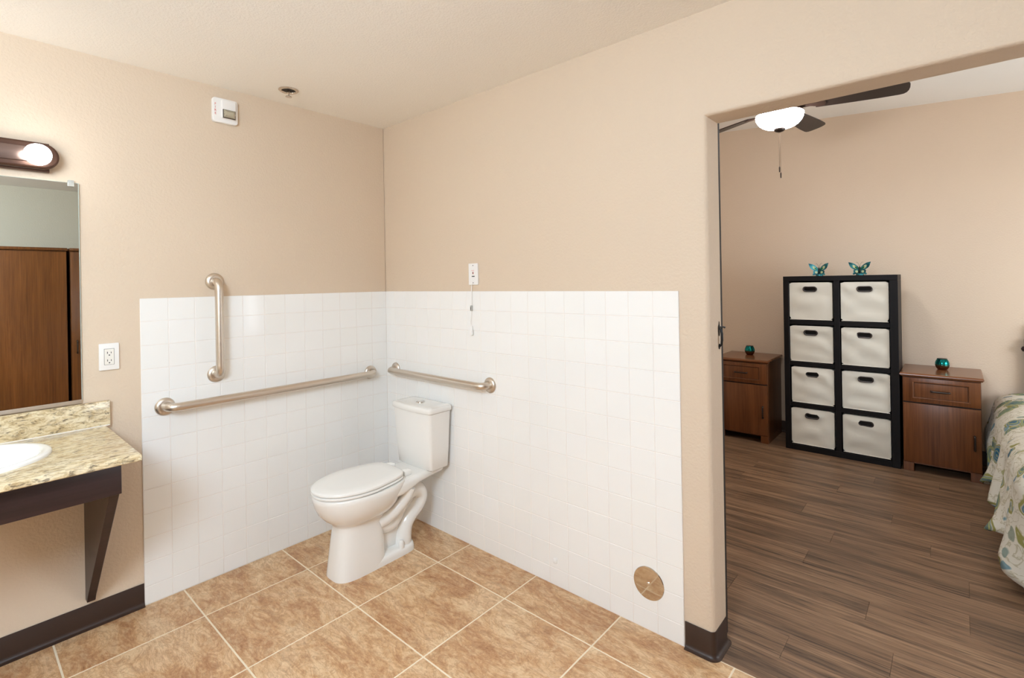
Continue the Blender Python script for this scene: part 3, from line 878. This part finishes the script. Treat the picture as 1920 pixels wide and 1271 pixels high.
def make_bin(ci, ri, jx, seed):
    x0, x1 = colx[ci]; z0, z1 = rowz[ri]
    x0 += .004 + jx; x1 -= .006 - jx * .4; z0 += .001; z1 -= .010
    rown = ('top row', 'second row from top', 'third row from top', 'bottom row')[ri]
    coln = ('left', 'right')[ci]
    t = thing('storage_bin', 'cream fabric bin, %s column, %s of the cube shelf' % (coln, rown), 'storage bin', ((x0 + x1) / 2, FYR + .15, z0), 'fabric bins in the cube shelf')
    rnd = random.Random(seed)
    y0 = FYR + .012
    hx, hz = (x0 + x1) / 2 + rnd.uniform(-.004, .004), z1 - .054
    hw, hh = .046, .0175
    # front panel with an oval hole, wrinkled canvas
    n = 64
    b = B()
    hole = []
    outer = []
    for k in range(n):
        a = 2 * PI * k / n
        dx, dz = math.cos(a), math.sin(a)
        t0 = 1e9
        # stadium radius in direction a
        best = 0
        lo, hi = 0, .2
        for _ in range(24):
            mid = (lo + hi) / 2
            px, pz = abs(dx * mid), abs(dz * mid)
            inside = (pz <= hh) if px <= hw - hh else ((px - hw + hh) ** 2 + pz ** 2 <= hh * hh)
            lo, hi = (mid, hi) if inside else (lo, mid)
        hole.append((hx + dx * lo, hz + dz * lo))
        if dx > 1e-9: t0 = min(t0, (x1 - hx) / dx)
        if dx < -1e-9: t0 = min(t0, (x0 - hx) / dx)
        if dz > 1e-9: t0 = min(t0, (z1 - hz) / dz)
        if dz < -1e-9: t0 = min(t0, (z0 - hz) / dz)
        outer.append((hx + dx * t0, hz + dz * t0))
    ph1, ph2 = rnd.uniform(0, 6), rnd.uniform(0, 6)
    sl = rnd.uniform(-.6, .6)
    def wr_(x, z):
        u = (x - x0) / (x1 - x0); w = (z - z0) / (z1 - z0)
        env = max(0., min(1, min(u, 1 - u, w, 1 - w) * 6))
        d = math.sin((w * 2.2 + sl * u + .5 * (u - .5) ** 2) * 6.0 + ph1) * .0050 + math.sin((w * 1.2 - sl * 1.6 * u) * 9 + ph2) * .0030
        d += noise.noise(Vector((x * 9 + seed, z * 14, seed * 3.1))) * .0080
        return max(y0 + d * env - .004 * env, FYR + .001)
    rings = []
    for t_ in (0, .06, .14, .24, .36, .48, .6, .72, .84, .93, 1.0):
        rings.append([((hole[k][0] * (1 - t_) + outer[k][0] * t_), 0, (hole[k][1] * (1 - t_) + outer[k][1] * t_)) for k in range(n)])
    rings = [[(x, wr_(x, z), z) for x, _, z in r] for r in rings]
    rings.append([(q[0], FYR + .26, q[1]) for q in outer])
    b.loft(rings, (False, False))
    b.build('fabric_body', 'canvas', t, 60)
    # dark sheet behind the hole, painted as the shade inside the bin
    B().box(x0 + .004, x1 - .004, y0 + .03, y0 + .034, z0 + .004, z1 - .004).build('inner_shade', 'slot_black', t, 0)
    # hem at the bottom and piping at the sides
    B().tube([(x0 + .003, y0 - .0005, z0 + .003), ((x0 + x1) / 2, y0 - .002, z0 + .003), (x1 - .003, y0 - .0005, z0 + .003)], .003, 8).build('bottom_hem', 'canvas', t, 60)
    # grommet: raised oval ring
    b = B()
    o1 = stadium(hx, hz, hw + .005, hh + .005, 12); o2 = stadium(hx, hz, hw - .004, hh - .004, 12)
    b.loft([[(x, y0 + .004, z) for x, z in o1], [(x, y0 - .006, z) for x, z in o1], [(x, y0 - .008, z) for x, z in stadium(hx, hz, hw + .001, hh + .001, 12)], [(x, y0 - .005, z) for x, z in o2], [(x, y0 + .012, z) for x, z in o2]], (False, False))
    b.build('grommet', 'dark_plastic', t, 50)
mat('dark_plastic', lin(58, 50, 46), .4)
sd = 1
for ri in range(4):
    for ci in range(2):
        make_bin(ci, ri, (.0, .0, .006, .0)[ri] if ci == 0 else 0., sd); sd += 1

# nightstands
def nightstand(x0, label):
    x1 = x0 + .422
    y0, y1 = FYR, FY - .025
    t = thing('nightstand', label, 'nightstand', ((x0 + x1) / 2, (y0 + y1) / 2, 0), 'wooden nightstands by the far wall')
    ZN = .712
    b = B(); b.box(x0, x1, y0 + .018, y1, .055, ZN - .024, .001, 1); b.build('carcass', 'cabinet_wood', t, 30)
    # top with bevelled overhang
    b = B()
    def rect(i, z): return [(x0 - .016 + i, y0 - .014 + i, z), (x1 + .016 - i, y0 - .014 + i, z), (x1 + .016 - i, y1, z), (x0 - .016 + i, y1, z)]
    b.loft([rect(.010, ZN - .026), rect(.004, ZN - .018), rect(.0, ZN - .014), rect(.001, ZN - .008), rect(.006, ZN)])
    b.build('top', 'cabinet_wood_top', t, 25)
    # drawer front with a frame line, its groove shade painted on
    dz0, dz1 = .505, .680
    b = B(); b.box(x0 + .003, x1 - .003, y0 - .002, y0 + .017, dz0, dz1, .003, 2)
    dr = b.build('drawer', 'cabinet_wood', t, 30)
    ix0, ix1, iz0, iz1 = x0 + .062, x1 - .062, dz0 + .032, dz1 - .032
    def fr(e, yy): return [(ix0 - e, yy, iz0 - e), (ix1 + e, yy, iz0 - e), (ix1 + e, yy, iz1 + e), (ix0 - e, yy, iz1 + e)]
    b = B(); b.loft([fr(.006, y0 - .0020), fr(.005, y0 - .0065), fr(.001, y0 - .0065), fr(-.004, y0 - .0022)], (False, False)); b.build('moulding', 'cabinet_wood', dr, 25)
    b = B(); b.loft([fr(-.0035, y0 - .0024), fr(-.0060, y0 - .0024)], (False, False)); b.build('groove_shade', 'slot_black', dr, 0)  # flat black ring on the drawer front, standing in for shade in the groove
    b = B(); b.box(x0 + .003, x1 - .003, y0 - .002, y0 + .017, .068, .495, .003, 2)
    do = b.build('door', 'cabinet_wood', t, 30)
    B().box(x0 + .002, x1 - .002, y0 + .010, y0 + .018, .495, .505).build('shadow_gap', 'slot_black', t, 0)
    hx, hz = (x0 + x1) / 2, (dz0 + dz1) / 2
    B().tube(fillet([(hx - .048, y0, hz), (hx - .050, y0 - .022, hz), (hx + .050, y0 - .022, hz), (hx + .048, y0, hz)], .010, 4), .0065, 10).build('pull', 'dark_nickel', dr, 60)
    hx = x1 - .036
    B().tube(fillet([(hx, y0, .222), (hx, y0 - .022, .218), (hx, y0 - .022, .318), (hx, y0, .314)], .010, 4), .0065, 10).build('pull', 'dark_nickel', do, 60)
    for fx0, fx1 in ((x0, x0 + .060), (x1 - .060, x1)):
        B().box(fx0, fx1, y0 + .004, y0 + .024, 0, .066, .002, 1).build('foot', 'cabinet_wood', t, 30)
        B().box(fx0, fx0 + .02, y1 - .06, y1 - .01, 0, .056, .002, 1).build('foot', 'cabinet_wood', t, 30)
    for sx in (x0, x1 - .018):
        B().box(sx, sx + .018, y0 + .024, y1 - .01, .0, .056, .001, 1).build('side_skirt', 'cabinet_wood', t, 30)
    return t
nightstand(2.436, 'brown wooden nightstand between the cube shelf and the bed')
nightstand(1.106, 'brown wooden nightstand partly hidden behind the edge of the opening')

# votive jars
def jar(x, y, z, label):
    t = thing('votive_jar', label, 'jar', (x, y, z), 'teal glass jars on the nightstands')
    pr = [(.022, 0), (.030, .003), (.039, .018), (.0435, .036), (.0425, .052), (.037, .067), (.0305, .077), (.0295, .080), (.028, .080), (.0285, .077), (.035, .066), (.040, .05), (.041, .036), (.036, .018), (.026, .006), (.0, .004)]
    b = B(); b.lathe([(r * .98, h) for r, h in pr], (x, y, z), 2, 36); b.build('glass', 'mercury_glass', t, 60)
    B().lathe([(.0285, .0795), (.0305, .0795), (.0308, .0812), (.0283, .0812), (.0283, .079)], (x, y, z), 2, 36).build('rim', 'butterfly_body', t, 60)
jar(2.6555, 3.03, .712, 'small round teal and copper glass jar on the nightstand beside the bed')
jar(1.310, 3.03, .712, 'small round teal and copper glass jar on the half hidden nightstand')

# butterflies
def butterfly(x, y, z, rot, label):
    t = thing('butterfly_figurine', label, 'figurine', (x, y, z), 'teal metal butterflies on the cube shelf')
    def wing(pts, th, off, fold, s, yo=0.):
        """outline (u outwards, v up) -> curved thin plate on side s"""
        b = B()
        def P(u, v, d):
            ang = fold
            return (x + s * u * math.cos(ang), y - u * math.sin(ang) + d + yo, z + v)
        A = [P(u, v, 0) for u, v in pts]; Bb = [P(u, v, th) for u, v in pts]
        b.loft([A, Bb])
        return b
    up = [(.003, .052), (.012, .068), (.026, .082), (.044, .094), (.060, .099), (.074, .102), (.071, .090), (.067, .076), (.060, .062), (.050, .052), (.040, .045), (.024, .042), (.006, .044)]
    lo = [(.003, .046), (.020, .043), (.036, .043), (.043, .036), (.040, .026), (.042, .018), (.047, .012), (.043, .004), (.034, .006), (.026, .010), (.016, .008), (.006, .014)]
    upi = [(.016, .056), (.024, .068), (.034, .078), (.045, .080), (.046, .070), (.041, .060), (.032, .053), (.022, .050)]
    upg = [(.010, .052), (.018, .060), (.029, .070), (.032, .060), (.024, .052), (.014, .049)]
    loi = [(.012, .036), (.024, .038), (.030, .031), (.027, .022), (.017, .018), (.011, .024)]
    for s in (-1, 1):
        w1 = wing(up, .002, 0, .28, s).build('upper_wing', 'butterfly_teal', t, 30)
        wing(upi, .0008, 0, .28, s, -.0012).build('cream_patch', 'butterfly_cream', w1, 30)
        wing(upg, .0008, 0, .28, s, -.0022).build('green_patch', 'butterfly_green', w1, 30)
        w2 = wing(lo, .002, 0, .28, s).build('lower_wing', 'butterfly_teal', t, 30)
        wing(loi, .0008, 0, .28, s, -.0012).build('cream_patch', 'butterfly_cream', w2, 30)
        B().tube([(x + s * .001, y - .003, z + .066), (x + s * .006, y - .005, z + .086), (x + s * .015, y - .006, z + .100), (x + s * .022, y - .006, z + .102), (x + s * .021, y - .006, z + .097)], .0009, 6).build('antenna', 'chain_brass', t, 60)
    B().tube([(x, y - .003, z + .010), (x, y - .005, z + .025), (x, y - .006, z + .045), (x, y - .004, z + .060), (x, y - .003, z + .069)], [.003, .0065, .0075, .006, .0025], 10).build('body', 'butterfly_body', t, 60)
    B().lathe([(.026, 0), (.026, .004), (.024, .012), (.018, .0155), (.0, .016)], (x, y + .006, z), 2, 24).build('stand', 'butterfly_teal', t, 50)
    t.rotation_euler = (0, 0, rot)
butterfly(1.916, 2.79, SZ, -.10, 'teal metal butterfly above the left column of the cube shelf')
butterfly(2.186, 2.79, SZ, .06, 'teal metal butterfly above the right column of the cube shelf')

# ------------------------------------------------------------------ bed
bd = thing('bed', 'bed with headboard against the far bedroom wall at the right edge', 'bed', (3.75, 2.15, 0))
BL, BR_, BF, BH = 2.958, 4.50, 1.22, 3.13
B().box(BL + .03, BR_ - .03, BF + .05, BH - .14, .18, .30, .01).build('box_spring', 'mattress_fabric', bd)
B().box(BL + .01, BR_, BF + .02, BH - .12, .30, .52, .05, 4).build('mattress', 'mattress_fabric', bd, 50)
for lx in (BL + .10, BR_ - .14):
    for ly in (BF + .16, BH - .12):
        B().box(lx, lx + .04, ly, ly + .04, 0, .18, .003).build('leg', 'black_iron', bd, 30)
hb = B().box(3.13, 4.42, BH + .045, BH + .070, .42, 1.05, .008).build('headboard', 'espresso_wood', bd, 30)
for xx in (3.115, 4.435):
    B().tube([(xx, BH + .058, 0), (xx, BH + .058, .78), (xx, BH + .058, .95)], .020, 14).build('post', 'espresso_wood', hb, 50)
B().lathe([(.0, -.020), (.013, -.016), (.020, 0), (.013, .016), (.0, .020)], (3.098, BH + .045, .882), 2, 16).build('knob', 'espresso_wood', hb, 60)
# comforter: draped sheet around the left side, the corner and the foot
cf = thing('comforter', 'rumpled white comforter with teal and olive paisley print on the bed', 'comforter', (3.7, 2.1, .5))
def edge_path():
    pts = []
    r = .10
    n1 = 110
    for k in range(n1): pts.append((BL, BH + .03 - (BH + .03 - (BF + r)) * k / n1, (-1, 0)))
    for k in range(22):
        a = PI + PI / 2 * k / 21
        pts.append((BL + r + r * math.cos(a), BF + r + r * math.sin(a), (math.cos(a), math.sin(a))))
    n2 = 70
    for k in range(1, n2 + 1): pts.append((BL + r + (BR_ - BL - r - .02) * k / n2, BF, (0, -1)))
    return pts
ep = edge_path()
arc = [0.]
for q0, q1 in zip(ep, ep[1:]): arc.append(arc[-1] + math.hypot(q1[0] - q0[0], q1[1] - q0[1]))
side_len = BH + .03 - (BF + .10)
cor = side_len + .08
cols = []; uvs = []
for q, s in zip(ep, arc):
    x, y, (nx, ny) = q
    dcor = s - cor
    gc = math.exp(-(dcor / .16) ** 2)            # the hanging corner
    gs = math.exp(-((s - (cor - .30)) / .17) ** 2)    # the flared fold just before it
    hem = .135 + .055 * math.sin(s * 7.1 + .8) * (1 - gc) - .10 * gc + .02 * gs
    if s < cor: hem += -.03 + .05 * (s / cor)
    out = .055 + .030 * math.sin(s * 17 + 1.0) + .018 * math.sin(s * 31 + 2.) + .062 * gs - .012 * gc
    if s < 1.3: out += .035 * (1 - s / 1.3)
    col = []; uv = []
    prof = [(-.80, .575), (-.62, .578), (-.46, .580), (-.34, .580), (-.25, .579), (-.18, .577), (-.12, .573), (-.07, .565), (-.035, .552), (-.005, .532), (.018, .505), (.033, .470)]
    m = 14
    for k in range(1, m + 1):
        t = k / m
        prof.append((.033 + (out - .033) * t ** 1.5 + .012 * math.sin(t * 3.1) * math.sin(s * 23), .470 + (hem - .470) * t))
    L = 0; last = None
    for k, (o, z) in enumerate(prof):
        X, Y = x + nx * o, y + ny * o
        if o < -.02:                              # keep inner points inside the mattress outline
            X = min(max(X, BL + .0), BR_); Y = max(Y, BF)
        nz_ = noise.noise(Vector((X * 4, Y * 9, 1.3))) * .014 + noise.noise(Vector((X * 11, Y * 22, 5.1))) * .008
        w = min(1, max(0, (z - hem) * 4))
        if z > .5: z += nz_
        else:
            X += nx * nz_ * 1.3; Y += ny * nz_ * 1.3
        z = max(z, .012)
        if Y > FYR - .05 and nx < -.5: X = max(X, 2.882)
        if last: L += math.hypot(o - last[0], z - last[1])
        last = (o, z)
        col.append((X, Y, z)); uv.append((s, L))
    cols.append(col); uvs.append(uv)
b = B()
bm = b.bm
uvl = bm.loops.layers.uv.new('UVMap')
V = [[bm.verts.new(p_) for p_ in c_] for c_ in cols]
for i in range(len(V) - 1):
    for j in range(len(V[0]) - 1):
        f = bm.faces.new([V[i][j], V[i][j + 1], V[i + 1][j + 1], V[i + 1][j]])
        for lp, (a, c_) in zip(f.loops, ((i, j), (i, j + 1), (i + 1, j + 1), (i + 1, j))):
            lp[uvl].uv = uvs[a][c_]
co = b.build('quilt', 'comforter_print', cf, 80)
md = co.modifiers.new('thickness', 'SOLIDIFY'); md.thickness = .012; md.offset = -1
cf['label'] = 'rumpled white comforter with teal and olive paisley print on the bed'

# ------------------------------------------------------------------ ceiling fan
FC = (1.905, 1.675)
fn = thing('ceiling_fan', 'dark five blade ceiling fan with lit glass bowl and pull chain', 'ceiling fan', (FC[0], FC[1], cz(FC[0])))
zc_ = cz(FC[0])
B().lathe([(.0, zc_), (.07, zc_), (.07, zc_ - .02), (.045, zc_ - .05), (.018, zc_ - .06)], (FC[0], FC[1], 0), 2, 28).build('canopy', 'bronze', fn, 50)
B().tube([(FC[0], FC[1], zc_ - .03), (FC[0], FC[1], 2.60)], .014, 14).build('downrod', 'bronze', fn, 50)
B().lathe([(.03, 2.63), (.08, 2.615), (.105, 2.585), (.108, 2.53), (.09, 2.505), (.065, 2.495), (.065, 2.47), (.075, 2.462)], (FC[0], FC[1], 0), 2, 32).build('motor_housing', 'bronze', fn, 50)
for k in range(5):
    a = math.radians(10 + 72 * k)
    ca, sa = math.cos(a), math.sin(a)
    def Q(u, v, dz, pitch=.21):
        w = v * math.cos(pitch); z = 2.494 + v * math.sin(pitch) * -1 + dz
        return (FC[0] + u * ca - w * sa, FC[1] + u * sa + w * ca, z)
    outl = [(.20, -.050), (.35, -.060), (.52, -.068), (.62, -.068)] + [(.62 + .042 * math.sin(q) ** .8, -.068 * math.copysign(abs(math.cos(q)) ** .75, math.cos(q))) for q in [PI * t / 8 for t in range(1, 8)]] + [(.62, .068), (.52, .068), (.35, .060), (.20, .050)]
    b = B(); b.loft([[Q(u, v, -.003) for u, v in outl], [Q(u, v, .003) for u, v in outl]])
    bl = b.build('blade', 'fan_blade', fn, 30)
    o2 = [(.085, -.016), (.17, -.014), (.215, -.034), (.245, -.030), (.255, 0), (.245, .030), (.215, .034), (.17, .014), (.085, .016)]
    b = B(); b.loft([[Q(u, v, -.008) for u, v in o2], [Q(u, v, -.0035) for u, v in o2]]); b.build('blade_iron', 'bronze', bl, 30)
pr = [(.136, 2.456), (.138, 2.450), (.136, 2.436), (.128, 2.418), (.112, 2.398), (.090, 2.383), (.060, 2.373), (.03, 2.369), (.0, 2.368)]
B().lathe([(.132, 2.458)] + pr, (FC[0], FC[1], 0), 2, 40).build('light_bowl', 'bowl_glass', fn, 60)
B().lathe([(.032, 2.372), (.034, 2.362), (.026, 2.352), (.010, 2.346), (.0, 2.345)], (FC[0], FC[1], 0), 2, 20).build('finial', 'dark_nickel', fn, 60)
B().lathe([(.08, 2.466), (.139, 2.464), (.139, 2.458), (.08, 2.458)], (FC[0], FC[1], 0), 2, 32).build('bowl_collar', 'bronze', fn, 40)
for dx, z1, w in ((.004, 2.052, 1), (-.003, 2.090, 0)):
    c_ = B().tube([(FC[0] + dx, FC[1] - .004, 2.35), (FC[0] + dx, FC[1] - .004, z1 + .03)], .0012, 6).build('pull_chain', 'chain_brass', fn, 60)
    B().tube([(FC[0] + dx, FC[1] - .004, z1 + .036), (FC[0] + dx, FC[1] - .004, z1 + .028), (FC[0] + dx, FC[1] - .004, z1)], [.002, .0042, .0035], 8).build('fob', 'fan_blade', c_, 60)

# ------------------------------------------------------------------ wardrobes on the opposite wall (seen in the mirror)
def wardrobe(y0, y1, label, handle_y):
    x0, x1 = 3.40, RX - .01
    t = thing('wardrobe', label, 'wardrobe', ((x0 + x1) / 2, (y0 + y1) / 2, 0), 'wooden wardrobes opposite the mirror')
    B().box(x0 + .02, x1, y0, y1, .06, 1.775, .001, 1).build('carcass', 'wardrobe_wood', t, 30)
    B().box(x0 - .012, x1, y0 - .004, y1 + .004, 1.775, 1.80, .004, 2).build('top', 'wardrobe_wood', t, 30)
    B().box(x0 + .06, x1, y0 + .01, y1 - .01, 0, .06).build('plinth', 'door_dark', t, 0)
    d = B().box(x0, x0 + .019, y0 + .003, y1 - .003, .065, 1.765, .003, 2).build('door', 'wardrobe_wood', t, 30)
    B().tube(fillet([(x0, handle_y, .83), (x0 - .026, handle_y, .825), (x0 - .026, handle_y, .945), (x0, handle_y, .94)], .012, 4), .006, 10).build('handle', 'dark_nickel', d, 60)
wardrobe(-1.95, -1.118, 'wide brown wooden wardrobe filling most of the mirror', -1.90)
wardrobe(-1.096, -.30, 'brown wooden wardrobe at the right edge of the mirror', -1.055)
